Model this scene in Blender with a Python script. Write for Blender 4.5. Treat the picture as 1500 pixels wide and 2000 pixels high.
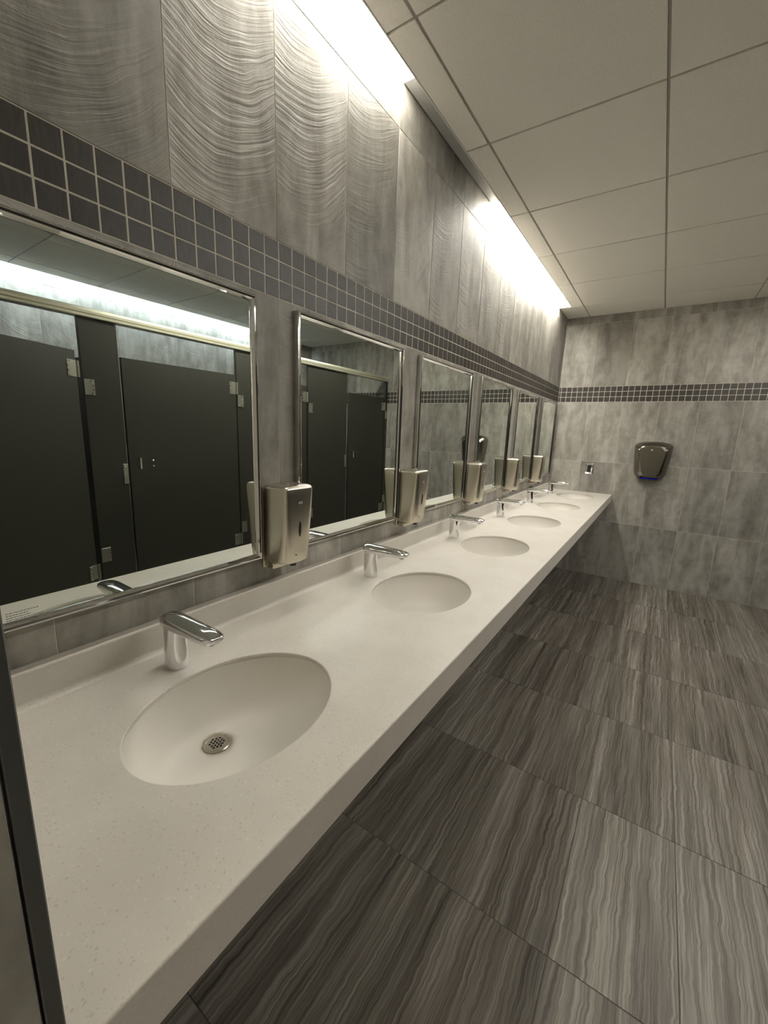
import bpy, bmesh, math, random
from mathutils import Vector, Matrix

random.seed(7)
for o in list(bpy.data.objects):
    bpy.data.objects.remove(o)
scene = bpy.context.scene
COL = scene.collection

# ------------------------------------------------------------------ camera
cam_d = bpy.data.cameras.new('camera')
cam = bpy.data.objects.new('camera', cam_d)
COL.objects.link(cam)
Fw = Vector((-0.54338696, 0.81647574, -0.19518703))
Rt = Vector((0.82795323, 0.55963861, 0.03602884))
Up = Vector((-0.13865087, 0.14202813, 0.98010405))
cam.matrix_world = Matrix(((Rt.x, Up.x, -Fw.x, 0.96340),
                           (Rt.y, Up.y, -Fw.y, -0.31670),
                           (Rt.z, Up.z, -Fw.z, 1.40799),
                           (0, 0, 0, 1)))
cam_d.sensor_fit = 'VERTICAL'
cam_d.sensor_height = 36.0
cam_d.sensor_width = 27.0
cam_d.lens = 795.045 / 2000.0 * 36.0
cam_d.clip_start = 0.01
scene.camera = cam

# ------------------------------------------------------------------ world and exposure
world = bpy.data.worlds.new('world')
scene.world = world
world.use_nodes = True
world.node_tree.nodes['Background'].inputs[0].default_value = (0.0, 0.0, 0.0, 1)
world.node_tree.nodes['Background'].inputs[1].default_value = 0.0
scene.view_settings.view_transform = 'Standard'
scene.view_settings.look = 'None'
scene.view_settings.gamma = 1.0
scene.view_settings.use_curve_mapping = False
scene.view_settings.exposure = 2.93

LIGHT_FRONT = ((1.0, 0.96, 0.87), 8.2)     # slot light above the mirrors, far run
LIGHT_FRONT_DIM = ((1.0, 0.96, 0.87), 4.6)  # its near run, visibly dimmer
LIGHT_BACK = ((0.76, 0.89, 1.0), 10.0)      # slot light above the stalls
FILL_AISLE = ((1.0, 0.96, 0.88), 7.6)       # added fill over the aisle, unseen, lifts floor and counter front
FILL_ENTRY = ((1.0, 0.96, 0.88), 15.0)     # added fill from behind the viewpoint, no such lamp in view

# ------------------------------------------------------------------ dimensions (metres)
D = 4.339            # far wall
XB = 3.55            # wall behind the stalls
YN = -2.6            # wall behind the viewer
ZC = 2.578           # ceiling face
ZT = 2.66            # top of the light slots
ZTOP = 2.90
MZ0, MZ1 = 1.7665, 1.915   # mosaic band
MP = 0.0502
CT = 0.8632          # countertop
CB = 0.790
CX = 0.6123
CY0 = -0.249
SLOT_Y0, SLOT_Y1 = 0.17, 3.925
SLOT_X = 0.102
SINK_Y = [0.132 + 0.7585 * i for i in range(6)]
MIR_Y = [-0.1515 + 0.7545 * i for i in range(6)]

# ------------------------------------------------------------------ helpers
def put(name, me, mat=None, parent=None, mw=None, smooth=False):
    o = bpy.data.objects.new(name, me)
    COL.objects.link(o)
    if mat is not None and not me.materials:
        me.materials.append(mat)
    if parent is not None:
        o.parent = parent
    if mw is not None:
        o.matrix_local = mw
    if smooth:
        for p in me.polygons:
            p.use_smooth = True
    return o

def mesh(name, verts, faces):
    me = bpy.data.meshes.new(name)
    me.from_pydata([tuple(v) for v in verts], [], faces)
    me.update()
    return me

def fix(me):
    bm = bmesh.new(); bm.from_mesh(me)
    bmesh.ops.recalc_face_normals(bm, faces=bm.faces)
    bm.to_mesh(me); bm.free(); me.update()
    return me

def bm_mesh(name, bm, recalc=True):
    if recalc:
        bmesh.ops.recalc_face_normals(bm, faces=bm.faces)
    me = bpy.data.meshes.new(name)
    bm.to_mesh(me); bm.free(); me.update()
    return me

def add_box(bm, lo, hi, bevel=0.0, seg=1):
    x0, y0, z0 = lo; x1, y1, z1 = hi
    t = bmesh.new()
    bmesh.ops.create_cube(t, size=1.0)
    for v in t.verts:
        v.co = Vector((x0 + (v.co.x + .5) * (x1 - x0), y0 + (v.co.y + .5) * (y1 - y0), z0 + (v.co.z + .5) * (z1 - z0)))
    if bevel:
        bmesh.ops.bevel(t, geom=t.edges[:], offset=bevel, segments=seg, affect='EDGES', profile=.5)
    merge(bm, t)

def merge(bm, t, mw=None):
    if mw is not None:
        bmesh.ops.transform(t, matrix=mw, verts=t.verts)
    m = bpy.data.meshes.new('tmp'); t.to_mesh(m); t.free()
    bm.from_mesh(m); bpy.data.meshes.remove(m)

def box(name, lo, hi, mat, parent=None, bevel=0.0, seg=1, smooth=False):
    bm = bmesh.new(); add_box(bm, lo, hi, bevel, seg)
    return put(name, bm_mesh(name, bm), mat, parent, smooth=smooth)

def add_cyl(bm, c, axis, r, h, n=16, r2=None):
    t = bmesh.new()
    bmesh.ops.create_cone(t, cap_ends=True, segments=n, radius1=r, radius2=r if r2 is None else r2, depth=h)
    q = Vector((0, 0, 1)).rotation_difference(Vector(axis).normalized())
    merge(bm, t, Matrix.Translation(Vector(c)) @ q.to_matrix().to_4x4())

def loft(name, rings, cap0=True, cap1=True):
    """closed rings of equal length -> mesh"""
    n = len(rings[0]); vs = [v for r in rings for v in r]; fs = []
    for i in range(len(rings) - 1):
        for j in range(n):
            k = (j + 1) % n
            fs.append((i*n + j, i*n + k, (i+1)*n + k, (i+1)*n + j))
    if cap0: fs.append(tuple(range(n - 1, -1, -1)))
    if cap1: fs.append(tuple((len(rings) - 1)*n + j for j in range(n)))
    return fix(mesh(name, vs, fs))

def round_poly(pts, radii, seg=6):
    """rounded convex polygon in 2D"""
    out = []; n = len(pts)
    for i in range(n):
        p = Vector(pts[i]); a = Vector(pts[i-1]); b = Vector(pts[(i+1) % n]); r = radii[i]
        if r <= 0:
            for _ in range(seg + 1): out.append(p.copy())
            continue
        da = (a - p).normalized(); db = (b - p).normalized()
        ang = da.angle(db); t = r / math.tan(ang / 2)
        t = min(t, (a - p).length * .49, (b - p).length * .49)
        p0 = p + da * t; p1 = p + db * t
        for k in range(seg + 1):
            s = k / seg
            out.append(p0 * (1-s)**2 + p * 2*s*(1-s) + p1 * s*s)
    return out

def empty(name, loc=(0, 0, 0)):
    o = bpy.data.objects.new(name, None)
    o.empty_display_size = 0.05
    COL.objects.link(o); o.location = loc
    return o

def tag(o, label, cat=None, group=None, kind=None):
    o['label'] = label
    if cat: o['category'] = cat
    if group: o['group'] = group
    if kind: o['kind'] = kind
    return o

def copy_tree(o, parent=None):
    c = o.copy(); COL.objects.link(c)
    if parent is not None:
        c.parent = parent
        c.matrix_parent_inverse = o.matrix_parent_inverse.copy()
    for ch in list(o.children):
        copy_tree(ch, c)
    return c

# ------------------------------------------------------------------ materials
def new_mat(name):
    m = bpy.data.materials.new(name); m.use_nodes = True
    nt = m.node_tree; b = nt.nodes['Principled BSDF']
    return m, nt, b

def node(nt, t, **kw):
    n = nt.nodes.new(t)
    for k, v in kw.items():
        setattr(n, k, v)
    return n

def math_n(nt, op, a, b=None, c=None, clamp=False):
    n = node(nt, 'ShaderNodeMath', operation=op, use_clamp=clamp)
    for i, v in enumerate((a, b, c)):
        if v is None: continue
        if isinstance(v, (int, float)): n.inputs[i].default_value = v
        else: nt.links.new(v, n.inputs[i])
    return n.outputs[0]

def comb(nt, x, y, z):
    n = node(nt, 'ShaderNodeCombineXYZ')
    for i, v in enumerate((x, y, z)):
        if isinstance(v, (int, float)): n.inputs[i].default_value = v
        else: nt.links.new(v, n.inputs[i])
    return n.outputs[0]

def noise(nt, vec, scale, detail=4, rough=.55, dist=0.0):
    n = node(nt, 'ShaderNodeTexNoise')
    n.inputs['Scale'].default_value = scale; n.inputs['Detail'].default_value = detail
    n.inputs['Roughness'].default_value = rough; n.inputs['Distortion'].default_value = dist
    nt.links.new(vec, n.inputs['Vector'])
    return n.outputs['Fac']

def ramp(nt, fac, stops):
    n = node(nt, 'ShaderNodeValToRGB')
    e = n.color_ramp.elements
    while len(e) < len(stops): e.new(.5)
    for el, (p, c) in zip(e, stops):
        el.position = p; el.color = (c[0], c[1], c[2], 1)
    nt.links.new(fac, n.inputs[0])
    return n.outputs[0]

def mixc(nt, fac, a, b, mode='MIX'):
    n = node(nt, 'ShaderNodeMix', data_type='RGBA', blend_type=mode)
    for i, v in ((0, fac), (6, a), (7, b)):
        if isinstance(v, (int, float)): n.inputs[i].default_value = v
        elif isinstance(v, tuple): n.inputs[i].default_value = (*v, 1)
        else: nt.links.new(v, n.inputs[i])
    return n.outputs[2]

def bump(nt, h, strength, dist, b, prev=None):
    n = node(nt, 'ShaderNodeBump')
    n.inputs['Strength'].default_value = strength; n.inputs['Distance'].default_value = dist
    nt.links.new(h, n.inputs['Height'])
    if prev is not None: nt.links.new(prev, n.inputs['Normal'])
    if b is not None: nt.links.new(n.outputs[0], b.inputs['Normal'])
    return n.outputs[0]

def obj_xyz(nt):
    tc = node(nt, 'ShaderNodeTexCoord'); s = node(nt, 'ShaderNodeSeparateXYZ')
    nt.links.new(tc.outputs['Object'], s.inputs[0])
    return tc.outputs['Object'], s.outputs[0], s.outputs[1], s.outputs[2]

def rnd(nt):
    oi = node(nt, 'ShaderNodeObjectInfo')
    r = oi.outputs['Random']
    r2 = math_n(nt, 'FRACT', math_n(nt, 'MULTIPLY', r, 17.31))
    r3 = math_n(nt, 'FRACT', math_n(nt, 'MULTIPLY', r, 53.77))
    return r, r2, r3

def simple(name, col, rough=.5, metal=0.0, emis=None, spec=None):
    m, nt, b = new_mat(name)
    b.inputs['Base Color'].default_value = (*col, 1)
    b.inputs['Roughness'].default_value = rough
    b.inputs['Metallic'].default_value = metal
    if spec is not None: b.inputs['Specular IOR Level'].default_value = spec
    if emis:
        b.inputs['Emission Color'].default_value = (*emis[0], 1)
        b.inputs['Emission Strength'].default_value = emis[1]
    return m

def wall_tile_mat(name, swirl):
    m, nt, b = new_mat(name)
    v, X, Y, Z = obj_xyz(nt); r, r2, r3 = rnd(nt)
    off = math_n(nt, 'MULTIPLY', r, 83.0)
    # cloudy concrete tone, drawn out vertically
    c1 = noise(nt, comb(nt, math_n(nt, 'ADD', math_n(nt, 'MULTIPLY', X, 9.0), off), math_n(nt, 'MULTIPLY', Y, 2.4), off), 1.0, 5, .62, .5)
    c2 = noise(nt, comb(nt, math_n(nt, 'ADD', X, off), Y, r2), 14.0, 6, .65)
    f = math_n(nt, 'ADD', math_n(nt, 'MULTIPLY', c1, .72), math_n(nt, 'MULTIPLY', c2, .28))
    col = ramp(nt, f, [(.34, (.190, .174, .149)), (.47, (.300, .281, .246)), (.60, (.420, .400, .358))])
    lvl = math_n(nt, 'ADD', .72, math_n(nt, 'MULTIPLY', r2, .42))
    cc = node(nt, 'ShaderNodeCombineColor')
    for i in range(3): nt.links.new(lvl, cc.inputs[i])
    col = mixc(nt, 1.0, col, cc.outputs[0], 'MULTIPLY')
    nt.links.new(col, b.inputs['Base Color'])
    b.inputs['Roughness'].default_value = .52
    b.inputs['Specular IOR Level'].default_value = .35
    fine = noise(nt, comb(nt, math_n(nt, 'ADD', X, off), Y, r), 95.0, 4, .7)
    pn = bump(nt, fine, .25, .0015, None)
    # trowelled arcs, each tile with its own centre
    xc = math_n(nt, 'SUBTRACT', X, math_n(nt, 'MULTIPLY', math_n(nt, 'SUBTRACT', r3, 1.25), .12))
    cur = math_n(nt, 'MULTIPLY', math_n(nt, 'MULTIPLY', xc, xc), math_n(nt, 'ADD', 1.5, math_n(nt, 'MULTIPLY', r2, 1.1)))
    wob = noise(nt, comb(nt, math_n(nt, 'ADD', X, off), Y, r2), 5.0, 2, .5)
    ph = math_n(nt, 'ADD', math_n(nt, 'SUBTRACT', Y, cur), math_n(nt, 'MULTIPLY', wob, .05))
    arcs = noise(nt, comb(nt, math_n(nt, 'MULTIPLY', ph, 98.0), math_n(nt, 'ADD', math_n(nt, 'MULTIPLY', X, 4.5), off), r), 1.0, 3, .6)
    mask = noise(nt, comb(nt, math_n(nt, 'ADD', X, off), math_n(nt, 'ADD', Y, off), r3), 3.2, 2, .5)
    amp = math_n(nt, 'MULTIPLY', math_n(nt, 'SUBTRACT', mask, .24, clamp=True), math_n(nt, 'ADD', 1.7, math_n(nt, 'MULTIPLY', r2, 1.0)))
    h = math_n(nt, 'MULTIPLY', arcs, amp)
    bump(nt, h, swirl, .007, b, pn)
    return m

def floor_tile_mat():
    m, nt, b = new_mat('floor_tile_veined')
    v, X, Y, Z = obj_xyz(nt); r, r2, r3 = rnd(nt)
    off = math_n(nt, 'MULTIPLY', r, 71.0)
    wv = noise(nt, comb(nt, math_n(nt, 'ADD', math_n(nt, 'MULTIPLY', X, 6.0), off), math_n(nt, 'MULTIPLY', Y, 9.0), r), 1.0, 3, .55)
    wx = math_n(nt, 'ADD', X, math_n(nt, 'MULTIPLY', math_n(nt, 'SUBTRACT', wv, .5), .022))
    wv2 = noise(nt, comb(nt, math_n(nt, 'ADD', math_n(nt, 'MULTIPLY', X, 14.0), off), math_n(nt, 'MULTIPLY', Y, 30.0), r2), 1.0, 2, .5)
    wx = math_n(nt, 'ADD', wx, math_n(nt, 'MULTIPLY', math_n(nt, 'SUBTRACT', wv2, .5), .008))
    xo = math_n(nt, 'ADD', wx, off)
    broad = noise(nt, comb(nt, math_n(nt, 'MULTIPLY', xo, 17.0), math_n(nt, 'MULTIPLY', Y, .7), r2), 1.0, 2, .5)
    midv = noise(nt, comb(nt, math_n(nt, 'MULTIPLY', xo, 120.0), math_n(nt, 'MULTIPLY', Y, 1.3), r3), 1.0, 3, .6)
    finev = noise(nt, comb(nt, math_n(nt, 'MULTIPLY', xo, 260.0), math_n(nt, 'MULTIPLY', Y, 5.0), r), 1.0, 3, .6)
    f = math_n(nt, 'ADD', math_n(nt, 'ADD', math_n(nt, 'MULTIPLY', broad, .30), math_n(nt, 'MULTIPLY', midv, .40)), math_n(nt, 'MULTIPLY', finev, .30))
    f = math_n(nt, 'ADD', f, math_n(nt, 'MULTIPLY', math_n(nt, 'SUBTRACT', r2, .5), .035))
    col = ramp(nt, f, [(.37, (.042, .034, .026)), (.45, (.098, .085, .069)), (.53, (.162, .146, .122)), (.61, (.272, .253, .218))])
    nt.links.new(col, b.inputs['Base Color'])
    b.inputs['Roughness'].default_value = .46
    b.inputs['Specular IOR Level'].default_value = .36
    bump(nt, midv, .10, .0008, b)
    return m

def mosaic_mat():
    m, nt, b = new_mat('mosaic_dark_brown')
    v, X, Y, Z = obj_xyz(nt); r, r2, r3 = rnd(nt)
    off = math_n(nt, 'MULTIPLY', r, 60.0)
    sel = math_n(nt, 'GREATER_THAN', r3, .55)
    a = noise(nt, comb(nt, math_n(nt, 'ADD', math_n(nt, 'MULTIPLY', X, 330.0), off), math_n(nt, 'MULTIPLY', Y, 30.0), r), 1.0, 3, .6)
    c = noise(nt, comb(nt, math_n(nt, 'ADD', math_n(nt, 'MULTIPLY', X, 30.0), off), math_n(nt, 'MULTIPLY', Y, 330.0), r), 1.0, 3, .6)
    mx = node(nt, 'ShaderNodeMix', data_type='FLOAT')
    nt.links.new(sel, mx.inputs[0]); nt.links.new(a, mx.inputs[2]); nt.links.new(c, mx.inputs[3])
    f = math_n(nt, 'ADD', mx.outputs[0], math_n(nt, 'MULTIPLY', math_n(nt, 'SUBTRACT', r2, .5), .18))
    col = ramp(nt, f, [(.30, (.024, .020, .0155)), (.72, (.056, .048, .038))])
    nt.links.new(col, b.inputs['Base Color'])
    b.inputs['Roughness'].default_value = .42
    bump(nt, mx.outputs[0], .15, .0008, b)
    return m

def ceiling_mat():
    m, nt, b = new_mat('ceiling_mineral_fibre')
    v, X, Y, Z = obj_xyz(nt); r, r2, r3 = rnd(nt)
    f = noise(nt, comb(nt, math_n(nt, 'ADD', X, math_n(nt, 'MULTIPLY', r, 40.0)), Y, r), 260.0, 3, .7)
    col = ramp(nt, f, [(.32, (.80, .77, .71)), (.60, (.90, .875, .82))])
    nt.links.new(col, b.inputs['Base Color'])
    b.inputs['Roughness'].default_value = .95; b.inputs['Specular IOR Level'].default_value = .05
    bump(nt, f, .35, .0015, b)
    return m

def counter_mat():
    m, nt, b = new_mat('solid_surface_speckled')
    v, X, Y, Z = obj_xyz(nt)
    base = (.600, .565, .510)
    def chips(scale, lo, hi, sel):
        vo = node(nt, 'ShaderNodeTexVoronoi'); vo.inputs['Scale'].default_value = scale
        vo.inputs['Randomness'].default_value = 1.0
        nt.links.new(v, vo.inputs['Vector'])
        sp = node(nt, 'ShaderNodeSeparateColor'); nt.links.new(vo.outputs['Color'], sp.inputs[0])
        size = math_n(nt, 'MULTIPLY', sp.outputs[1], .34)
        near = math_n(nt, 'LESS_THAN', vo.outputs['Distance'], math_n(nt, 'ADD', size, .06))
        pick = math_n(nt, 'LESS_THAN', sp.outputs[0], sel)
        return math_n(nt, 'MULTIPLY', near, pick)
    cl = noise(nt, v, 9.0, 3, .5)
    col = ramp(nt, cl, [(.3, (.575, .540, .486)), (.7, (.625, .592, .538))])
    col = mixc(nt, math_n(nt, 'MULTIPLY', chips(210.0, 0, 0, .30), .50), col, (.40, .37, .325))
    col = mixc(nt, math_n(nt, 'MULTIPLY', chips(330.0, 0, 0, .30), .40), col, (.42, .385, .34))
    col = mixc(nt, math_n(nt, 'MULTIPLY', chips(190.0, 0, 0, .22), .35), col, (.74, .71, .66))
    nt.links.new(col, b.inputs['Base Color'])
    b.inputs['Roughness'].default_value = .38
    b.inputs['Specular IOR Level'].default_value = .4
    return m

def basin_mat():
    m, nt, b = new_mat('basin_plain_offwhite')
    v, X, Y, Z = obj_xyz(nt)      # object origin lies at the drain
    d2 = math_n(nt, 'SQRT', math_n(nt, 'ADD', math_n(nt, 'MULTIPLY', X, X), math_n(nt, 'MULTIPLY', Y, Y)))
    wob = noise(nt, v, 40.0, 2, .5)
    st = math_n(nt, 'SUBTRACT', 1.0, math_n(nt, 'DIVIDE', math_n(nt, 'SUBTRACT', d2, .026), .011), clamp=True)
    st = math_n(nt, 'MULTIPLY', math_n(nt, 'MULTIPLY', st, wob), 1.3, clamp=True)
    col = mixc(nt, st, (.69, .66, .605), (.40, .31, .15))
    nt.links.new(col, b.inputs['Base Color'])
    b.inputs['Roughness'].default_value = .42; b.inputs['Specular IOR Level'].default_value = .35
    return m

def brushed_mat(name, col, rough, axis):
    m, nt, b = new_mat(name)
    v, X, Y, Z = obj_xyz(nt)
    sc = {'z': (30., 30., 900.), 'y': (700., 30., 700.)}[axis]
    f = noise(nt, comb(nt, math_n(nt, 'MULTIPLY', X, sc[0]), math_n(nt, 'MULTIPLY', Y, sc[1]), math_n(nt, 'MULTIPLY', Z, sc[2])), 1.0, 2, .5)
    b.inputs['Base Color'].default_value = (*col, 1); b.inputs['Metallic'].default_value = 1.0
    b.inputs['Roughness'].default_value = rough
    return m

M = {}
M['tile_swirl'] = wall_tile_mat('wall_tile_trowelled_concrete', .40)
M['tile_plain'] = wall_tile_mat('wall_tile_smooth_concrete', .10)
M['floor_tile'] = floor_tile_mat()
M['mosaic'] = mosaic_mat()
M['ceil'] = ceiling_mat()
M['counter'] = counter_mat()
M['basin'] = basin_mat()
M['grout'] = simple('grout_warm_grey', (.50, .47, .41), .9)
M['grout_light'] = simple('grout_beige', (.66, .62, .53), .9)
M['grout_floor'] = simple('grout_floor_dark', (.085, .077, .066), .9)
M['tee'] = simple('ceiling_grid_painted', (.42, .40, .355), .6)
M['plaster'] = simple('ceiling_void_grey', (.30, .29, .27), .9)
M['mirror'] = simple('mirror_silvered', (.785, .835, .80), .0, 1.0)
M['chrome'] = simple('chrome_polished', (.80, .80, .81), .06, 1.0)
M['frame'] = simple('mirror_frame_bright_steel', (.62, .61, .59), .05, 1.0)
M['steel'] = brushed_mat('brushed_steel_warm', (.60, .56, .47), .27, 'z')
M['steel_dark'] = brushed_mat('brushed_steel_dryer', (.29, .275, .235), .20, 'z')
M['drain'] = simple('drain_satin_steel', (.50, .47, .42), .28, 1.0)
M['black'] = simple('black_plastic', (.010, .010, .011), .3)
M['hole'] = simple('dark_opening', (.008, .007, .006), .9)
M['trim'] = simple('edge_trim_grey_metal', (.13, .13, .12), .4, .6)
M['panel'] = simple('partition_charcoal_laminate', (.034, .034, .026), .42)
M['rail'] = simple('headrail_aluminium', (.62, .60, .47), .4, .75)
M['hinge'] = simple('hinge_brushed_alu', (.42, .41, .35), .35, .9)
M['rivet'] = simple('rivet_bright', (.80, .79, .74), .2, 1.0)
M['mark'] = simple('printed_mark_grey', (.34, .33, .30), .5, .3)
M['text'] = simple('etched_text_grey', (.10, .10, .095), .6)
M['housing'] = simple('light_housing_white', (.78, .77, .73), .5)
M['lens_off'] = simple('light_lens_unlit', (.42, .42, .41), .35)
def lens_mat(name, spec):
    m, nt, b = new_mat(name)
    nt.nodes.remove(b)
    e = node(nt, 'ShaderNodeEmission')
    e.inputs[0].default_value = (*spec[0], 1); e.inputs[1].default_value = spec[1]
    nt.links.new(e.outputs[0], nt.nodes['Material Output'].inputs[0])
    return m
M['lens_front'] = lens_mat('light_lens_warm', LIGHT_FRONT)
M['lens_front_dim'] = lens_mat('light_lens_warm_dim', LIGHT_FRONT_DIM)
M['lens_back'] = lens_mat('light_lens_cool', LIGHT_BACK)
M['lens_entry_fill'] = lens_mat('fill_lens_entry', FILL_ENTRY)
M['lens_aisle_fill'] = lens_mat('fill_lens_aisle', FILL_AISLE)
M['blue'] = lens_mat('blue_led', ((.02, .03, 1.0), .03))

# ------------------------------------------------------------------ tiles
_tiles = {}
def tile_mesh(w, h, t, ch, mat):
    """flat tile: face at z=0, body behind it, chamfered edge; local x/y = width/height"""
    key = (round(w, 4), round(h, 4), t, ch, mat.name)
    if key in _tiles: return _tiles[key]
    a, b = w/2, h/2
    vs = [(-a, -b, -t), (a, -b, -t), (a, b, -t), (-a, b, -t),
          (-a, -b, -ch), (a, -b, -ch), (a, b, -ch), (-a, b, -ch),
          (-a+ch, -b+ch, 0), (a-ch, -b+ch, 0), (a-ch, b-ch, 0), (-a+ch, b-ch, 0)]
    fs = [(3, 2, 1, 0), (8, 9, 10, 11)]
    for i in range(4):
        j = (i+1) % 4
        fs += [(i, j, 4+j, 4+i), (4+i, 4+j, 8+j, 8+i)]
    me = mesh('tile', vs, fs); me.materials.append(mat)
    _tiles[key] = me
    return me

AX = {'left': (Vector((0, 1, 0)), Vector((0, 0, 1)), Vector((1, 0, 0))),
      'far': (Vector((1, 0, 0)), Vector((0, 0, 1)), Vector((0, -1, 0))),
      'back': (Vector((0, -1, 0)), Vector((0, 0, 1)), Vector((-1, 0, 0))),
      'near': (Vector((-1, 0, 0)), Vector((0, 0, 1)), Vector((0, 1, 0))),
      'floor': (Vector((1, 0, 0)), Vector((0, 1, 0)), Vector((0, 0, 1))),
      'ceil': (Vector((-1, 0, 0)), Vector((0, 1, 0)), Vector((0, 0, -1)))}
def frame_mat(side, c):
    u, v, n = AX[side]
    return Matrix(((u.x, v.x, n.x, c[0]), (u.y, v.y, n.y, c[1]), (u.z, v.z, n.z, c[2]), (0, 0, 0, 1)))

def lay(name, parent, side, us, vs, fixed, gap, mat, t=.008, ch=.0008, jit=0.0):
    """tiles between consecutive grid lines us x vs on the plane of `side`"""
    for i in range(len(us)-1):
        for j in range(len(vs)-1):
            w = us[i+1]-us[i]-gap; h = vs[j+1]-vs[j]-gap
            if w < .004 or h < .004: continue
            cu = (us[i]+us[i+1])/2; cv = (vs[j]+vs[j+1])/2
            dz = random.uniform(-jit, jit)
            if side in ('left', 'back'): c = (fixed + (dz if side == 'left' else -dz), cu, cv)
            elif side in ('far', 'near'): c = (cu, fixed - (dz if side == 'far' else -dz), cv)
            else: c = (cu, cv, fixed + dz)
            put(name, tile_mesh(w, h, t, ch, mat), None, parent, frame_mat(side, c))

def lines(lo, hi, first, pitch):
    k = math.ceil((lo - first) / pitch - 1e-6)
    out = [lo]; x = first + k * pitch
    while x < hi - 1e-6:
        if x - lo > .012 and hi - x > .012: out.append(x)
        x += pitch
    out.append(hi)
    return out

G = .0012   # grout recess
def struct(name, lo, hi, mat, label):
    o = box(name, lo, hi, mat)
    o['kind'] = 'structure'; o['label'] = label
    return o

# floor
floor = struct('floor', (-.12, YN-.12, -.12), (XB+.12, D+.12, -G), M['grout_floor'], 'dark grey-brown veined stone tile floor with stripes running to the far wall')
fx = lines(0, XB, .29, .3025); fy = lines(YN, D, .68, .608)
lay('floor_tile', floor, 'floor', fx, fy, 0.0, .0022, M['floor_tile'], jit=.0002)

# mirror wall
wl = struct('wall_left', (-.14, YN-.12, -.12), (-G, D+.12, ZTOP), M['grout'], 'trowelled grey concrete-look tile wall with dark mosaic band, behind the mirrors')
ly = lines(CY0-.12, D, .247, .298)
lay('wall_tile', wl, 'left', ly, [0, .582, 1.178, MZ0], 0.0, .0022, M['tile_swirl'], jit=.00025)
lay('wall_tile', wl, 'left', ly, [MZ1, 2.504, ZT], 0.0, .0022, M['tile_swirl'], jit=.00025)
my = [MP*k for k in range(-5, 87)]
my = [CY0] + my[1:] + ([D] if D - my[-1] > .01 else [])
my[-1] = D if D - my[-1] < .01 else my[-1]
box('grout_bed', (-.004, CY0, MZ0), (-.0007, D, MZ1), M['grout_light'], wl)
lay('mosaic_tile', wl, 'left', my, [MZ0 + (MZ1-MZ0)/3*k for k in range(4)], 0.0, .0034, M['mosaic'], t=.006, ch=.0008, jit=.0003)

# far wall
wf = struct('wall_far', (-.14, D+G, -.12), (XB+.14, D+.14, ZTOP), M['grout'], 'grey concrete-look tile wall with dark mosaic band at the end of the room')
xx = lines(0, XB, .290, .3005)
lay('wall_tile', wf, 'far', xx, [0, .582, 1.178, MZ0], D, .0022, M['tile_plain'], jit=.0002)
lay('wall_tile', wf, 'far', xx, [MZ1, 2.506, ZC+.03], D, .0022, M['tile_plain'], jit=.0002)
mx = lines(0, XB, .0195, MP)
box('grout_bed', (0, D+.0007, MZ0), (XB, D+.004, MZ1), M['grout_light'], wf)
lay('mosaic_tile', wf, 'far', mx, [MZ0 + (MZ1-MZ0)/3*k for k in range(4)], D, .0034, M['mosaic'], t=.006, ch=.0008, jit=.0003)

# wall behind the stalls and wall behind the viewer
wb = struct('wall_right', (XB+G, YN-.12, -.12), (XB+.14, D+.12, ZTOP), M['grout'], 'grey concrete-look tile wall behind the toilet stalls')
by = lines(-.5, D, .20, .298)
lay('wall_tile', wb, 'back', by, [0, .582, 1.178, MZ0, MZ1+.002, 2.504, ZT+.07], XB, .0022, M['tile_swirl'], jit=.00025)
wn = struct('wall_near', (-.14, YN-.14, -.12), (XB+.14, YN-G, ZTOP), M['grout'], 'grey tile wall behind the viewpoint')
lay('wall_tile', wn, 'near', lines(0, XB, .29, .3005), [0, .582, 1.178, MZ0, MZ1, 2.506, ZC+.03], YN, .0022, M['tile_plain'])

# wing wall at the near end of the counter, with metal edge trim
WX = .622
ww = struct('wall_wing', (-G, CY0-.118, 0.0), (WX-.010, CY0-.0012, ZC+.03), M['grout'], 'short tiled wing wall with grey metal corner trim at the near end of the counter')
lay('wall_tile', ww, 'left', [CY0-.118, CY0-.0125], [0, .582, 1.178, MZ0, MZ1, 2.506, ZC+.02], WX-.0005, .0022, M['tile_swirl'], t=.009)
box('corner_trim', (WX-.012, CY0-.0115, 0.0), (WX, CY0, ZC+.02), M['trim'], ww, .001)

# ceiling: void board, grid, panels
cl = struct('ceiling', (-.12, YN-.12, ZC+.20), (XB+.12, D+.12, ZTOP+.05), M['plaster'], 'suspended ceiling of square off-white mineral panels in a narrow grid')
TX = [.2041 + .6096*k for k in range(6)]
TY = lines(YN, D, 1.5043, .6096)
TW = .0145
SBX = XB - .105      # outer edge of the back slot
zc_t = ZC + .0065
for x in TX:
    box('grid_tee', (x-TW/2, YN+.12, zc_t), (x+TW/2, D, zc_t+.03), M['tee'], cl)
for y in TY[1:-1]:
    box('grid_tee', (SLOT_X+.004 if SLOT_Y0-.1 < y < SLOT_Y1+.1 else .003, y-TW/2, zc_t+.0002), (SBX-.004, y+TW/2, zc_t+.03), M['tee'], cl)
def panel(x0, x1, y0, y1):
    w, h = x1-x0, y1-y0
    if w < .02 or h < .02: return
    put('ceiling_panel', tile_mesh(w, h, .018, .0012, M['ceil']), None, cl, frame_mat('ceil', ((x0+x1)/2, (y0+y1)/2, ZC)))
gx = [.0] + TX + [XB]
g = TW/2 - .0025
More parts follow.
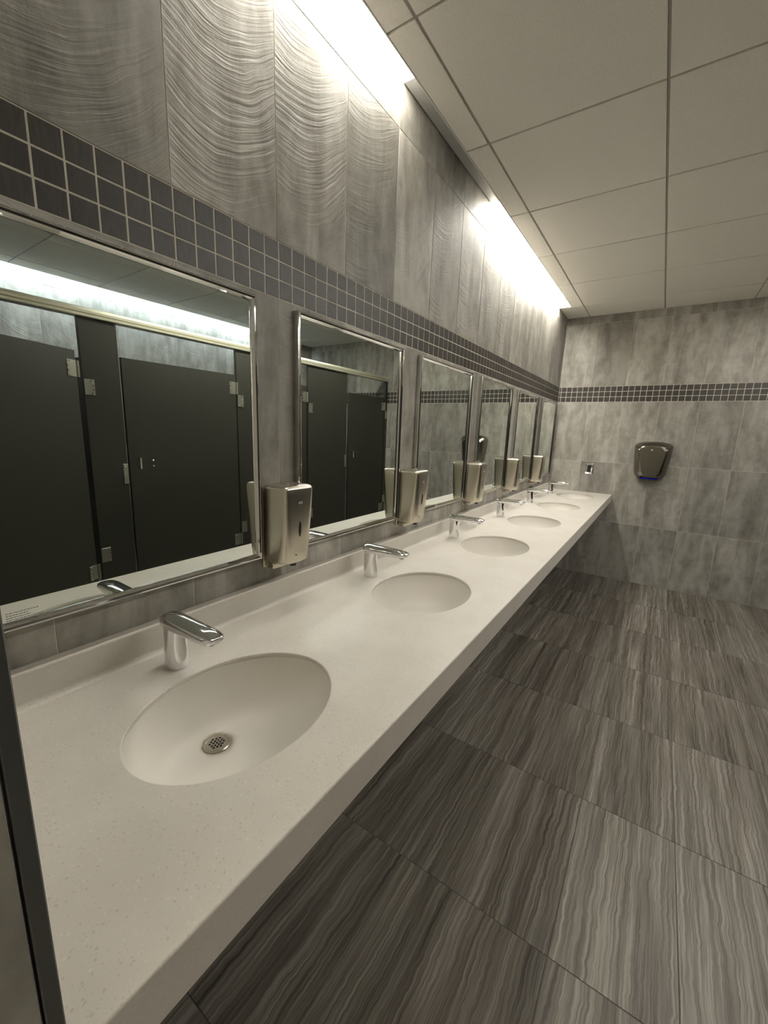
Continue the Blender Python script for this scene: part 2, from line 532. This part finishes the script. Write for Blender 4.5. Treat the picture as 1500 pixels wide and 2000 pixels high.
for i in range(len(gx)-1):
    for j in range(len(TY)-1):
        x0, x1 = gx[i] + (g if i else .002), gx[i+1] - (g if i < len(gx)-2 else .002)
        y0, y1 = TY[j] + (g if j else .12), TY[j+1] - (g if j < len(TY)-2 else .002)
        if i == 0 or i == len(gx)-2:
            # strip next to a light slot: cut round it
            sx0, sx1 = (SLOT_X+.004, x1) if i == 0 else (x0, SBX-.004)
            a, b = max(y0, SLOT_Y0), min(y1, SLOT_Y1)
            if b - a > .03: panel(sx0, sx1, a, b)
            if y0 < SLOT_Y0-.02: panel(x0, x1, y0, min(y1, SLOT_Y0-.004))
            if y1 > SLOT_Y1+.02: panel(x0, x1, max(y0, SLOT_Y1+.004), y1)
        else:
            panel(x0, x1, y0, y1)

# ------------------------------------------------------------------ slot lights
def slot_light(name, x0, x1, wall_side, lens_spans, lit, label, ZT):
    t = empty(name, ((x0+x1)/2, (SLOT_Y0+SLOT_Y1)/2, ZC)); c = t.location
    L = lambda lo, hi: (tuple(Vector(lo)-c), tuple(Vector(hi)-c))
    def part(n, lo, hi, mat, bev=0):
        a, b = L(lo, hi)
        return box(n, a, b, mat, t, bev)
    part('housing', (x0, SLOT_Y0, ZT+.002), (x1, SLOT_Y1, ZT+.03), M['housing'])
    if wall_side == 'left':
        part('fascia', (x1-.001, SLOT_Y0, ZC-.001), (x1+.003, SLOT_Y1, ZT), M['housing'])
        lx0, lx1 = x0+.004, x1-.003
    else:
        part('fascia', (x0-.003, SLOT_Y0, ZC-.001), (x0+.001, SLOT_Y1, ZT), M['housing'])
        lx0, lx1 = x0+.003, x1-.004
    part('end_cap', (x0, SLOT_Y1, ZC-.001), (x1, SLOT_Y1+.003, ZT+.03), M['housing'])
    part('end_cap', (x0, SLOT_Y0-.003, ZC-.001), (x1, SLOT_Y0, ZT+.03), M['housing'])
    for a, b, on in lens_spans:
        o = part('lens', (lx0, a+.004, ZT-.010), (lx1, b-.004, ZT), (M['lens_front_dim'] if on == 'dim' else lit) if on else M['lens_off'])
        o['label'] = 'glowing lens' if on else 'unlit grey lens'
    return tag(t, label, 'light')
slot_light('recessed_linear_light', .001, SLOT_X, 'left', [(SLOT_Y0, 1.15, 'dim'), (1.15, 2.08, False), (2.08, SLOT_Y1, True)], M['lens_front'],
           'long warm recessed slot light in the ceiling edge above the mirrors, one section unlit', ZT)
slot_light('recessed_linear_light', SBX, XB-.001, 'right', [(SLOT_Y0, 2.05, True), (2.05, SLOT_Y1, True)], M['lens_back'],
           'cool white recessed slot light above the toilet stalls, seen in the nearest mirror', ZT + .07)

# unseen fill light added above the aisle, cased like a recessed fixture
t = empty('recessed_linear_light', (1.80, 2.35, ZC))
for x_ in (-.056, .056): box('fascia', (x_-.006, -1.206, -.0045), (x_+.006, 1.206, .0), M['housing'], t)
for y_ in (-1.206, 1.206): box('end_cap', (-.062, y_-.006, -.0045), (.062, y_+.006, .0), M['housing'], t)
for k in range(2): box('lens', (-.05, -1.2+1.202*k, -.0035), (.05, -.002+1.202*k, -.0005), M['lens_aisle_fill'], t)
tag(t, 'added fill light in a narrow ceiling casing over the middle of the aisle, beyond the frame edge', 'light')
# unseen fill light added behind the viewpoint, built in slot-light form
t = empty('recessed_linear_light', (1.8, YN+.06, ZC))
box('housing', (-1.5, -.055, .092), (1.5, .055, .11), M['housing'], t)
box('fascia', (-1.5, .052, -.001), (1.5, .056, .09), M['housing'], t)
for s_ in (-1, 1): box('end_cap', (s_*1.5-.002, -.055, -.001), (s_*1.5+.002, .055, .11), M['housing'], t)
for k in range(2): box('lens', (-1.496+1.496*k, -.050, .078), (-.004+1.496*k, .049, .090), M['lens_entry_fill'], t)
tag(t, 'added fill light in a ceiling slot at the entrance end wall, behind the viewpoint', 'light')

# ------------------------------------------------------------------ countertop
def countertop():
    t = empty('countertop', (0, CY0, CB))
    off = Vector((0, CY0, CB))
    N = 96
    x0, x1 = .001, CX - .0035
    ys = [CY0] + [(SINK_Y[i]+SINK_Y[i+1])/2 for i in range(5)] + [D-.001]
    bm = bmesh.new()
    cx0, A, B = .333, .162, .205
    zb = CT - .009
    for i in range(6):
        ya, yb = ys[i], ys[i+1]; cy = SINK_Y[i]
        angs = [2*math.pi*k/N for k in range(N)]
        corners = [math.atan2(yy-cy, xx_-cx0) % (2*math.pi) for xx_ in (x0, x1) for yy in (ya, yb)]
        angs = sorted(angs + corners)
        rin, rtop, rlip, rbot, outt, outb = [], [], [], [], [], []
        for a in angs:
            ca, sa = math.cos(a), math.sin(a)
            r = 1/math.sqrt((ca/A)**2 + (sa/B)**2)
            s = min([(x1-cx0)/ca if ca > 1e-9 else 1e9, (x0-cx0)/ca if ca < -1e-9 else 1e9,
                     (yb-cy)/sa if sa > 1e-9 else 1e9, (ya-cy)/sa if sa < -1e-9 else 1e9])
            P = lambda rr, z: bm.verts.new((cx0+ca*rr, cy+sa*rr, z))
            outt.append(P(s, CT)); rtop.append(P(r+.0025, CT)); rlip.append(P(r+.0008, CT-.0008)); rin.append(P(r, CT-.003)); rbot.append(P(r, zb)); outb.append(P(s, zb))
        n = len(angs)
        for k in range(n):
            j = (k+1) % n
            for a_, b_ in ((outt, rtop), (rtop, rlip), (rlip, rin), (rin, rbot), (rbot, outb)):
                try: bm.faces.new((a_[k], a_[j], b_[j], b_[k]))
                except ValueError: pass
    # rounded front edge and apron
    prof = [(CX-.0035, CT)]
    for k in range(1, 6):
        a = math.pi/2*(1-k/5)
        prof.append((CX-.0035+.0035*math.cos(a), CT-.0035+.0035*math.sin(a)))
    prof += [(CX, CB+.002), (CX-.002, CB), (CX-.03, CB), (CX-.03, zb)]
    va = [bm.verts.new((x, CY0, z)) for x, z in prof]; vb = [bm.verts.new((x, D-.001, z)) for x, z in prof]
    for k in range(len(prof)-1): bm.faces.new((va[k], va[k+1], vb[k+1], vb[k]))
    bm.faces.new(va); bm.faces.new(vb)
    bmesh.ops.remove_doubles(bm, verts=bm.verts, dist=1e-5)
    bmesh.ops.translate(bm, vec=-off, verts=bm.verts)
    put('slab', bm_mesh('slab', bm), M['counter'], t)
    # coved backsplash
    sx, sz, cr = .027, .938, .013
    prof = [(.001, CT-.001), (.001, sz), (sx-.004, sz), (sx-.0012, sz-.0012), (sx, sz-.004)]
    for k in range(7):
        a = math.pi/2*k/6
        prof.append((sx+cr-cr*math.cos(a), CT+.0004+cr-cr*math.sin(a)))
    bm = bmesh.new()
    va = [bm.verts.new((x, CY0, z)) for x, z in prof]; vb = [bm.verts.new((x, D-.001, z)) for x, z in prof]
    for k in range(len(prof)): 
        j = (k+1) % len(prof); bm.faces.new((va[k], va[j], vb[j], vb[k]))
    bm.faces.new(va); bm.faces.new(vb)
    bmesh.ops.translate(bm, vec=-off, verts=bm.verts)
    put('backsplash', bm_mesh('backsplash', bm), M['counter'], t)
    return tag(t, 'long off-white speckled solid-surface countertop with low backsplash under the mirrors', 'countertop')
countertop()

# ------------------------------------------------------------------ sinks
DRX, DRZ = .250, .7265
def make_sink():
    t = empty('sink', (DRX, SINK_Y[0], DRZ))
    A, B, cx0 = .1635, .2065, .333 - DRX
    N = 64; rings = []
    kd = .03/.2
    depth = CT - .0095 - DRZ
    for i in range(22):
        th = math.radians(90)*i/21
        k = math.cos(th)**.75 if i < 21 else 0
        k = max(k, 0.0)*(1-kd) + kd
        z = -depth*(math.sin(th)**1.25)
        s = (1-k)/(1-kd)
        cx = cx0*(1-s**1.15)
        rx = A*k if i < 21 else .0275; ry = B*k if i < 21 else .0275
        # round the outline off towards the drain
        rr = .0275
        rx = rx*(1-s**6) + rr*s**6; ry = ry*(1-s**6) + rr*s**6
        rings.append([Vector((cx+rx*math.cos(2*math.pi*j/N), ry*math.sin(2*math.pi*j/N), depth+z)) for j in range(N)])
    rings.insert(0, [Vector((cx0+(A+.012)*math.cos(2*math.pi*j/N), (B+.012)*math.sin(2*math.pi*j/N), depth)) for j in range(N)])
    me = loft('basin', rings, False, False)
    b = put('basin', me, M['basin'], t, smooth=True)
    so = b.modifiers.new('shell', 'SOLIDIFY'); so.thickness = .006; so.offset = -1
    # strainer with real holes
    bm = bmesh.new(); t2 = bmesh.new()
    prof = [(.0285, .0), (.0285, .0018), (.0270, .0032), (.0235, .0036), (.0225, .0030), (.0, .0030)]
    R = 48
    rg = [[t2.verts.new((r*math.cos(2*math.pi*j/R), r*math.sin(2*math.pi*j/R), z)) for j in range(R)] for r, z in prof[:-1]]
    for a, c in zip(rg, rg[1:]):
        for j in range(R): t2.faces.new((a[j], a[(j+1) % R], c[(j+1) % R], c[j]))
    t2.faces.new(rg[-1]); t2.faces.new(list(reversed(rg[0])))
    sme = bm_mesh('drain_strainer', t2)
    so_ = put('drain_strainer', sme, M['drain'], None)
    cb = bmesh.new()
    for q in range(-2, 3):
        for r_ in range(-2, 3):
            if abs(q+r_) <= 2:
                add_cyl(cb, (.0072*(q+r_/2), .0072*r_*math.sqrt(3)/2, .002), (0, 0, 1), .0026, .008, 10)
    co = put('cutter', bm_mesh('cutter', cb), M['hole'], None)
    md = so_.modifiers.new('holes', 'BOOLEAN'); md.object = co; md.operation = 'DIFFERENCE'; md.solver = 'EXACT'
    bpy.context.view_layer.update()
    dg = bpy.context.evaluated_depsgraph_get()
    res = bpy.data.meshes.new_from_object(so_.evaluated_get(dg))
    bpy.data.objects.remove(so_); bpy.data.objects.remove(co)
    res.materials.clear(); res.materials.append(M['drain'])
    for p in res.polygons: p.material_index = 0
    s = put('drain_strainer', res, None, t)
    s['label'] = 'round perforated steel strainer'
    bm = bmesh.new(); add_cyl(bm, (0, 0, -.012), (0, 0, 1), .0262, .018, 32)
    put('drain_pipe', bm_mesh('drain_pipe', bm), M['hole'], t)
    return t
near_words = ['nearest', 'second', 'third', 'fourth', 'fifth', 'farthest']
sink0 = make_sink()
for i, y in enumerate(SINK_Y):
    o = sink0 if i == 0 else copy_tree(sink0)
    o.location = (DRX, y, DRZ)
    tag(o, ['large oval off-white basin nearest the camera, its round drain strainer in view',
            'second oval off-white basin from the near end of the counter',
            'third oval off-white basin from the near end of the counter',
            'fourth oval off-white basin from the near end of the counter',
            'fifth oval off-white basin, next to last towards the far wall',
            'last oval off-white basin, beside the far tiled wall'][i], 'sink', 'oval basins in the counter')

# ------------------------------------------------------------------ faucets
def superellipse(rx, ry, n, N):
    out = []
    for j in range(N):
        a = 2*math.pi*j/N; c, s = math.cos(a), math.sin(a)
        out.append((rx*math.copysign(abs(c)**(2/n), c), ry*math.copysign(abs(s)**(2/n), s)))
    return out

def make_faucet():
    t = empty('faucet', (0, 0, 0))          # origin: centre of the base on the counter
    N = 40
    N = 72
    def body_prof(z):
        t_ = min(1, z/.108)
        return .0270-.0022*t_, .0258-.0036*t_, -.0030*t_
    rings = []
    for k in range(34):
        z = [0, .001, .003][k] if k < 3 else .003 + .105*(k-2)/31
        rx, ry, cx = body_prof(z)
        if k == 0: rx, ry = rx-.0008, ry-.0008
        ring = []
        for x, y in superellipse(rx, ry, 2.15, N):
            e = (y/.0155)**2 + ((z-.058)/.040)**2
            if x > 0 and e < 1:
                x -= .0014*(1-e)*(1-e)*(3-2*(1-e))
            ring.append(Vector((cx+x, y, z)))
        rings.append(ring)
    put('body', loft('faucet_body', rings), M['chrome'], t, smooth=True)
    N = 40
    # spout: rounded bar reaching over the basin, rounded heel and nose
    rings = []
    Ls = [(-.0290, .011, .007), (-.0280, .0172, .0112), (-.0255, .0212, .0142), (-.020, .0240, .0162), (-.012, .0252, .0172), (.010, .0256, .0172), (.05, .0252, .0160),
          (.09, .0248, .0146), (.120, .0244, .0134), (.138, .0236, .0120), (.148, .0218, .0100), (.1545, .0186, .0074), (.158, .0140, .0044), (.159, .008, .0018)]
    for x, wy, hz in Ls:
        top = .1245 - .045*max(0, x)*.10
        if x < -.012: top -= (.0172-hz)*.6
        if x > .12: top -= ((x-.12)/.039)**2*.006
        zc = top - hz
        if x > .12: zc = top - hz
        rings.append([Vector((x, y, zc+z)) for y, z in superellipse(wy, hz, 2.5, N)])
    sp = put('spout', loft('faucet_spout', rings), M['chrome'], t, smooth=True)
    bm = bmesh.new(); add_cyl(bm, (.132, 0, .0995), (.12, 0, 1), .0098, .006, 24)
    put('aerator', bm_mesh('aerator', bm), M['black'], sp)
    bm = bmesh.new(); add_cyl(bm, (.0196, 0, .074), (1, 0, 0), .0035, .0026, 16)
    put('sensor_window', bm_mesh('sensor_window', bm), M['drain'], t)
    return t
f0 = make_faucet()
for i, y in enumerate(SINK_Y):
    o = f0 if i == 0 else copy_tree(f0)
    o.location = (.1085, y + .002, CT + .0003)
    tag(o, ['chrome sensor faucet nearest the camera, spout over the nearest basin',
            'second chrome sensor faucet from the near end of the counter',
            'third chrome sensor faucet from the near end of the counter',
            'fourth chrome sensor faucet from the near end of the counter',
            'fifth chrome sensor faucet, next to last towards the far wall',
            'last chrome sensor faucet, by the corner with the far wall'][i], 'faucet', 'faucets along the counter')

# ------------------------------------------------------------------ mirrors
MW, MZB, MZT = .606, 1.020, 1.748
def make_mirror():
    t = empty('framed_mirror', (0, 0, MZB))
    H = MZT-MZB; fw, fd = .017, .024
    # frame profile in (inward distance, height off wall)
    prof = [(0, .0005), (0, fd-.007), (.0012, fd-.0035), (.0035, fd-.001), (.007, fd), (.011, fd-.0015), (.0145, fd-.005), (fw, fd-.010), (fw, .0005)]
    def side(p0, p1, inward):
        p0, p1, inw = Vector(p0), Vector(p1), Vector(inward)
        al = (p1-p0).normalized(); vs = []; n = len(prof)
        for p, sg in ((p0, 1), (p1, -1)):
            for a, h in prof:
                q = p + inw*a + al*(a*sg); vs.append((h, q.x, q.y))
        fs = [(k, k+1, n+k+1, n+k) for k in range(n-1)] + [tuple(range(n)), tuple(range(2*n-1, n-1, -1))]
        o = put('frame_side', fix(mesh('frame_side', vs, fs)), M['frame'], t)
        return o
    side((0, 0), (MW, 0), (0, 1)); side((MW, 0), (MW, H), (-1, 0)); side((MW, H), (0, H), (0, -1)); side((0, H), (0, 0), (1, 0))
    g = box('glass', (.006, fw-.004, fw-.004), (.0125, MW-fw+.004, H-fw+.004), M['mirror'], t)
    bk = box('backing', (.0008, .002, .002), (.006, MW-.002, H-.002), M['black'], t)
    return t
m0 = make_mirror()
mlab = ['framed mirror nearest the camera, reflecting wide black stall doors and a bright light strip',
        'second framed mirror from the near end, reflecting the last stall door and headrail end',
        'third framed mirror from the near end, between the second and third soap dispensers',
        'fourth framed mirror from the near end, between the third and fourth soap dispensers',
        'fifth framed mirror, next to last, between the fourth and last soap dispensers',
        'last framed mirror, narrow in view, beside the corner with the far wall']
mirrors = []
for i, y in enumerate(MIR_Y):
    o = m0 if i == 0 else copy_tree(m0)
    o.location = (.0004, y, MZB)
    mirrors.append(tag(o, mlab[i], 'mirror', 'framed mirrors above the counter'))
# tiny lines of etched lettering in the lower corner of the nearest mirror
bm = bmesh.new()
for r_, (n0, n1) in enumerate(((0, 34), (0, 26), (0, 28), (0, 40))):
    y = .028
    for _ in range(n1//3):
        w = random.uniform(.0016, .0052)
        add_box(bm, (.01252, y, .033-.0045*r_ - .0), (.01262, y+w, .0342-.0045*r_))
        y += w + .0011
put('etched_lettering', bm_mesh('etched_lettering', bm), M['text'], mirrors[0])

# ------------------------------------------------------------------ soap dispensers
def text_mesh(body, size, ext):
    cu = bpy.data.curves.new('txt', 'FONT'); cu.body = body; cu.size = size; cu.extrude = ext; cu.align_x = 'CENTER'; cu.align_y = 'CENTER'
    cu.resolution_u = 2
    o = bpy.data.objects.new('txt', cu); COL.objects.link(o)
    bpy.context.view_layer.update()
    me = bpy.data.meshes.new_from_object(o.evaluated_get(bpy.context.evaluated_depsgraph_get()))
    bpy.data.objects.remove(o); bpy.data.curves.remove(cu)
    return me

def make_dispenser():
    t = empty('soap_dispenser', (0, 0, 0))     # origin: wall, centre, lowest edge
    H = .258; d = .104
    def plan(hw, hf, dep, rf, x0=.012):
        pts = [(x0, -hw), (dep, -hf), (dep, hf), (x0, hw)]
        return round_poly(pts, [.004, rf, rf, .004], 7)
    rings = []
    zs = [(.0, .0, .022), (.0015, .0, .02), (.004, .0, .02)]
    def ring(z, ins):
        s = max(0, min(1, z/H))
        rf = .030*(1-s)**1.2 + .013
        hf = .0555 - .004*(1-s)
        dep = d - .010*(1-s)**2 - ins
        return [Vector((x, y, z)) for x, y in plan(.0640-ins, hf-ins, dep, rf)]
    z0 = .022
    for z, ins in ((z0, .006), (z0+.0015, .003), (z0+.005, .0006), (z0+.009, 0)): rings.append(ring(z, ins))
    for k in range(1, 9): rings.append(ring(z0+.009+(H-.012-z0-.009)*k/8, 0))
    for z, ins in ((H-.008, .0008), (H-.004, .003), (H-.0012, .007), (H, .013)): rings.append(ring(z, ins))
    put('cover', loft('dispenser_cover', rings), M['steel'], t, smooth=True)
    # rear housing reaching a little lower than the cover
    bm = bmesh.new()
    add_box(bm, (.0005, -.0645, .004), (.0125, .0645, H-.006), .003, 2)
    put('back_plate', bm_mesh('back_plate', bm), M['steel'], t)
    bm = bmesh.new()
    add_box(bm, (.0125, -.056, .002), (.046, .056, .0235), .006, 3)
    put('nozzle_housing', bm_mesh('nozzle_housing', bm), M['steel'], t)
    bm = bmesh.new()
    add_cyl(bm, (.070, 0, .016), (0, 0, 1), .010, .014, 20)
    put('nozzle', bm_mesh('nozzle', bm), M['black'], t)
    # upright almond-shaped level window on the front
    def front_x(z): 
        s = z/H
        return d - .010*(1-s)**2
    vs, n = [], 24
    for lay_, (off, sc) in enumerate(((-.001, 1.0), (.0009, 1.0), (.0009, .72), (.0003, .66))):
        for j in range(n):
            a = 2*math.pi*j/n
            z = .128 + .024*sc*math.cos(a); y = .0046*sc*math.copysign(abs(math.sin(a))**1.5, math.sin(a))
            vs.append((front_x(z)+off, y, z))
    fs = [(i*n+j, i*n+(j+1) % n, (i+1)*n+(j+1) % n, (i+1)*n+j) for i in range(3) for j in range(n)] + [tuple(3*n+j for j in range(n))]
    put('level_window', fix(mesh('level_window', vs, fs)), M['black'], t)['label'] = 'dark almond-shaped level window'
    bm = bmesh.new(); add_cyl(bm, (front_x(.05)-.0004, -.013, .050), (1, 0, 0), .0021, .003, 12)
    put('sensor', bm_mesh('sensor', bm), M['black'], t)
    # maker's mark: peaked emblem over a word
    R = Matrix(((0, 0, 1, front_x(.205)+.0003), (1, 0, 0, 0), (0, 1, 0, .199), (0, 0, 0, 1)))
    w = text_mesh('Bradley', .0088, .0001); put('lettering', w, M['rivet'], t, R)['label'] = 'small pale maker name'
    vs = []; fs = []
    for px, pw, ph in ((-.0048, .0046, .0098), (.0048, .0046, .0098), (0, .0040, .0070)):
        b_ = len(vs)
        vs += [(front_x(.21)+.0004, px-pw, .2045), (front_x(.21)+.0004, px+pw, .2045), (front_x(.21)+.0006, px, .2045+ph),
               (front_x(.21)-.001, px-pw, .2045), (front_x(.21)-.001, px+pw, .2045), (front_x(.21)-.001, px, .2045+ph)]
        fs += [(b_, b_+1, b_+2), (b_+3, b_+5, b_+4), (b_, b_+3, b_+4, b_+1), (b_+1, b_+4, b_+5, b_+2), (b_+2, b_+5, b_+3, b_)]
    put('emblem', mesh('emblem', vs, fs), M['mark'], t)['label'] = 'small peaked emblem'
    bm = bmesh.new(); add_cyl(bm, (.045, 0, H+.0005), (0, 0, 1), .006, .003, 16)
    put('lock', bm_mesh('lock', bm), M['drain'], t)
    return t
d0 = make_dispenser()
dlab = ['brushed steel soap dispenser nearest the camera, between the first and second mirrors',
        'brushed steel soap dispenser between the second and third mirrors',
        'brushed steel soap dispenser between the third and fourth mirrors',
        'brushed steel soap dispenser between the fourth and fifth mirrors',
        'brushed steel soap dispenser between the last two mirrors']
for i in range(5):
    o = d0 if i == 0 else copy_tree(d0)
    o.location = (.0004, MIR_Y[i] + MW + .0743, .984)
    tag(o, dlab[i], 'soap dispenser', 'soap dispensers between the mirrors')

# ------------------------------------------------------------------ hand dryer on the far wall
def hand_dryer():
    cx, cz = .900, 1.235
    t = empty('hand_dryer', (cx, D, cz))
    def outline(sx=1.0, top=0.0, bot=0.0, ins=0.0, insb=0.0):
        pts = [(-.153+ins, .128-top), (-.130+ins, .150-top), (-.07, .163-top), (0, .167-top), (.07, .163-top), (.130-ins, .150-top), (.153-ins, .128-top),
               (.146-ins, .02), (.128-ins-insb, -.135+bot), (.112-ins-insb, -.163+bot), (.05, -.176+bot), (0, -.178+bot), (-.05, -.176+bot), (-.112+ins+insb, -.163+bot), (-.128+ins+insb, -.135+bot), (-.146+ins, .02)]
        return round_poly(pts, [.03]*len(pts), 4)
    rings = []
    for dep, kw in ((.0005, {}), (.05, {}), (.062, dict(top=.002, bot=.002, ins=.002)), (.088, dict(top=.012, bot=.006, ins=.014)), (.118, dict(top=.036, bot=.010, ins=.036, insb=.004)),
                    (.124, dict(top=.043, bot=.014, ins=.042, insb=.006)), (.126, dict(top=.052, bot=.022, ins=.052, insb=.006))):
        rings.append([Vector((x, -dep, z)) for x, z in outline(**kw)])
    put('cover', loft('dryer_cover', rings), M['steel_dark'], t)
    bm = bmesh.new()
    add_box(bm, (-.075, -.085, -.186), (.075, -.02, -.168), .006, 2)
    put('air_outlet', bm_mesh('air_outlet', bm), M['black'], t)
    bm = bmesh.new(); add_box(bm, (-.070, -.098, -.1815), (.070, -.086, -.1755), .002)
    put('status_light', bm_mesh('status_light', bm), M['blue'], t)['label'] = 'glowing blue light strip'
    bm = bmesh.new(); add_cyl(bm, (-.01, -.1262, .09), (0, 1, 0), .009, .0012, 20)
    put('badge', bm_mesh('badge', bm), M['mark'], t)['label'] = 'small faint round badge'
    return tag(t, 'brushed dark steel hand dryer with blue light beneath, on the far wall', 'hand dryer')
hand_dryer()

# small chrome wall plate above the end of the counter
def wall_plate():
    t = empty('wall_plate', (.3745, D, 1.102))
    w, h = .037, .056
    rings = []
    for dep, s in ((.0004, 0), (.004, 0), (.008, .004), (.0085, .006), (.0085, .014), (.0060, .017)):
        rings.append([Vector((x, -dep, z)) for x, z in round_poly([(-w+s, -h+s), (w-s, -h+s), (w-s, h-s), (-w+s, h-s)], [.003]*4, 3)])
    put('plate', loft('plate', rings), M['chrome'], t)
    box('insert', (-.017, -.0095, -.036), (.017, -.0045, .036), M['black'], t, .001)
    for z in (-.049, .049):
        bm = bmesh.new(); add_cyl(bm, (0, -.0086, z), (0, 1, 0), .003, .002, 10)
        put('screw', bm_mesh('screw', bm), M['drain'], t)
    return tag(t, 'small chrome wall plate with black centre above the far end of the counter', 'wall plate')
wall_plate()

# ------------------------------------------------------------------ toilet partitions (seen in the mirrors)
PX = 2.17
def partitions():
    t = empty('toilet_partition', (PX, -.25, 0))
    o_ = Vector((PX, -.25, 0))
    def pbox(n, lo, hi, mat, par=t, bev=.0015, base=o_):
        return box(n, tuple(Vector(lo)-base), tuple(Vector(hi)-base), mat, par, bev)
    pil = [(-.249, -.155), (.845, 1.065), (1.993, 2.215), (2.860, 3.490), (4.285, D-.002)]
    for a, b in pil:
        p = pbox('pilaster', (PX, a, .0), (PX+.032, b, 2.052), M['panel'])
        s = pbox('shoe', (PX-.004, a-.003 if a > -.2 else a, .0), (PX+.036, b+.003 if b < 4.3 else b, .075), M['hinge'])
    # headrail with two grip-proof ridges
    prof = [(-.012, 2.040), (-.016, 2.044), (-.016, 2.058), (-.010, 2.062), (-.016, 2.066), (-.016, 2.080), (-.006, 2.096), (.004, 2.100), (.036, 2.100), (.044, 2.090), (.044, 2.040)]
    y0, y1 = -.249, D-.002
    vs = [(x, y-(-.25), z) for y in (y0, y1) for x, z in prof]; n = len(prof)
    fs = [(k, (k+1) % n, n+(k+1) % n, n+k) for k in range(n)] + [tuple(range(n)), tuple(range(2*n-1, n-1, -1))]
    put('headrail', fix(mesh('headrail', vs, fs)), M['rail'], t)['label'] = 'pale aluminium headrail'
    # dividers between stalls
    for y in (-.235, .955, 2.105, 3.175):
        pbox('divider_panel', (PX+.036, y-.013, .30), (XB-.004, y+.013, 1.83), M['panel'])
    # doors: y range, hinge on the far side, opening angle
    def rivets(bm, ys_, zs_):
        for y, z in zip(ys_, zs_): add_cyl(bm, (-.0045, y, z), (1, 0, 0), .0062, .005, 10)
    def leaf(par, y0_, y1_, z0_, z1_, outer):
        bm = bmesh.new(); add_box(bm, (-.003, min(y0_, y1_), z0_), (-.0002, max(y0_, y1_), z1_), .0006)
        o = put('hinge_leaf', bm_mesh('hinge_leaf', bm), M['hinge'], par)
        bm = bmesh.new(); zz = [z0_+(z1_-z0_)*f for f in (.09, .35, .64, .91)]
        q = .012 if outer > 0 else -.012
        rivets(bm, [y1_-q, y1_-q*.45, y1_-q*.45, y1_-q], zz)
        put('rivets', bm_mesh('rivets', bm), M['rivet'], o if par is t else par)
    doors = [(-.135, .815, 24), (1.080, 1.983, 0), (2.240, 2.835, 0), (3.535, 4.270, 0)]
    for a, b, ang in doors:
        w = b-a
        d = box('door', (0, -w, .295), (.026, 0, 1.832), M['panel'], t, .0015)
        d.location = Vector((PX+.002, b, 0)) - o_
        d.rotation_euler = (0, 0, math.radians(-ang) if ang else 0)
        bm = bmesh.new()
        # grab pull
        for z in (1.085, 1.150): add_cyl(bm, (-.012, -w+.065, z), (1, 0, 0), .006, .026, 10)
        add_cyl(bm, (-.026, -w+.065, 1.1175), (0, 0, 1), .007, .080, 12)
        put('pull_handle', bm_mesh('pull_handle', bm), M['rivet'], d)
        bm = bmesh.new()
        for z in (1.093, 1.135): add_cyl(bm, (-.001, -w+.165, z), (1, 0, 0), .006, .005, 10)
        put('latch_screws', bm_mesh('latch_screws', bm), M['rivet'], d)
        # hinge leaves on the door
        for z0_, z1_ in ((1.672, 1.772), (.335, .435)):
            leaf(d, -.002, -.062, z0_, z1_, -1)
            bm = bmesh.new(); add_cyl(bm, (-.002, .010, (z0_+z1_)/2), (0, 0, 1), .0085, z1_-z0_, 12)
            put('hinge_knuckle', bm_mesh('hinge_knuckle', bm), M['hinge'], d)
    # hinge leaves and strike plates on the pilasters
    def pil_leaf(y0_, wid, z0_, z1_):
        yy = y0_ + .25
        bm = bmesh.new(); add_box(bm, (-.003, yy, z0_), (-.0002, yy+wid, z1_), .0006)
        o = put('hinge_leaf', bm_mesh('hinge_leaf', bm), M['hinge'], t)
        bm = bmesh.new(); zz = [z0_+(z1_-z0_)*f for f in (.09, .35, .64, .91)]
        rivets(bm, [yy+wid-.018, yy+wid-.009, yy+wid-.009, yy+wid-.018], zz)
        put('rivets', bm_mesh('rivets', bm), M['rivet'], o)
    for (a, b) in pil[1:]:
        for z0_, z1_ in ((1.568, 1.666), (.440, .540)):
            pil_leaf(a+.004, min(.058, b-a-.006), z0_, z1_)
    for y in (1.065, 2.215, 3.490):
        bm = bmesh.new(); yy = y + .25
        add_box(bm, (-.004, yy-.030, .975), (-.0002, yy-.001, 1.115), .001)
        o = put('strike_plate', bm_mesh('strike_plate', bm), M['hinge'], t)
        bm = bmesh.new()
        for z in (.995, 1.045, 1.098): add_cyl(bm, (-.005, yy-.016, z), (1, 0, 0), .0045, .003, 10)
        put('screws', bm_mesh('screws', bm), M['rivet'], o)
    return tag(t, 'charcoal toilet stall fronts with doors, hinges and headrail, seen in the mirrors', 'toilet partition')
partitions()
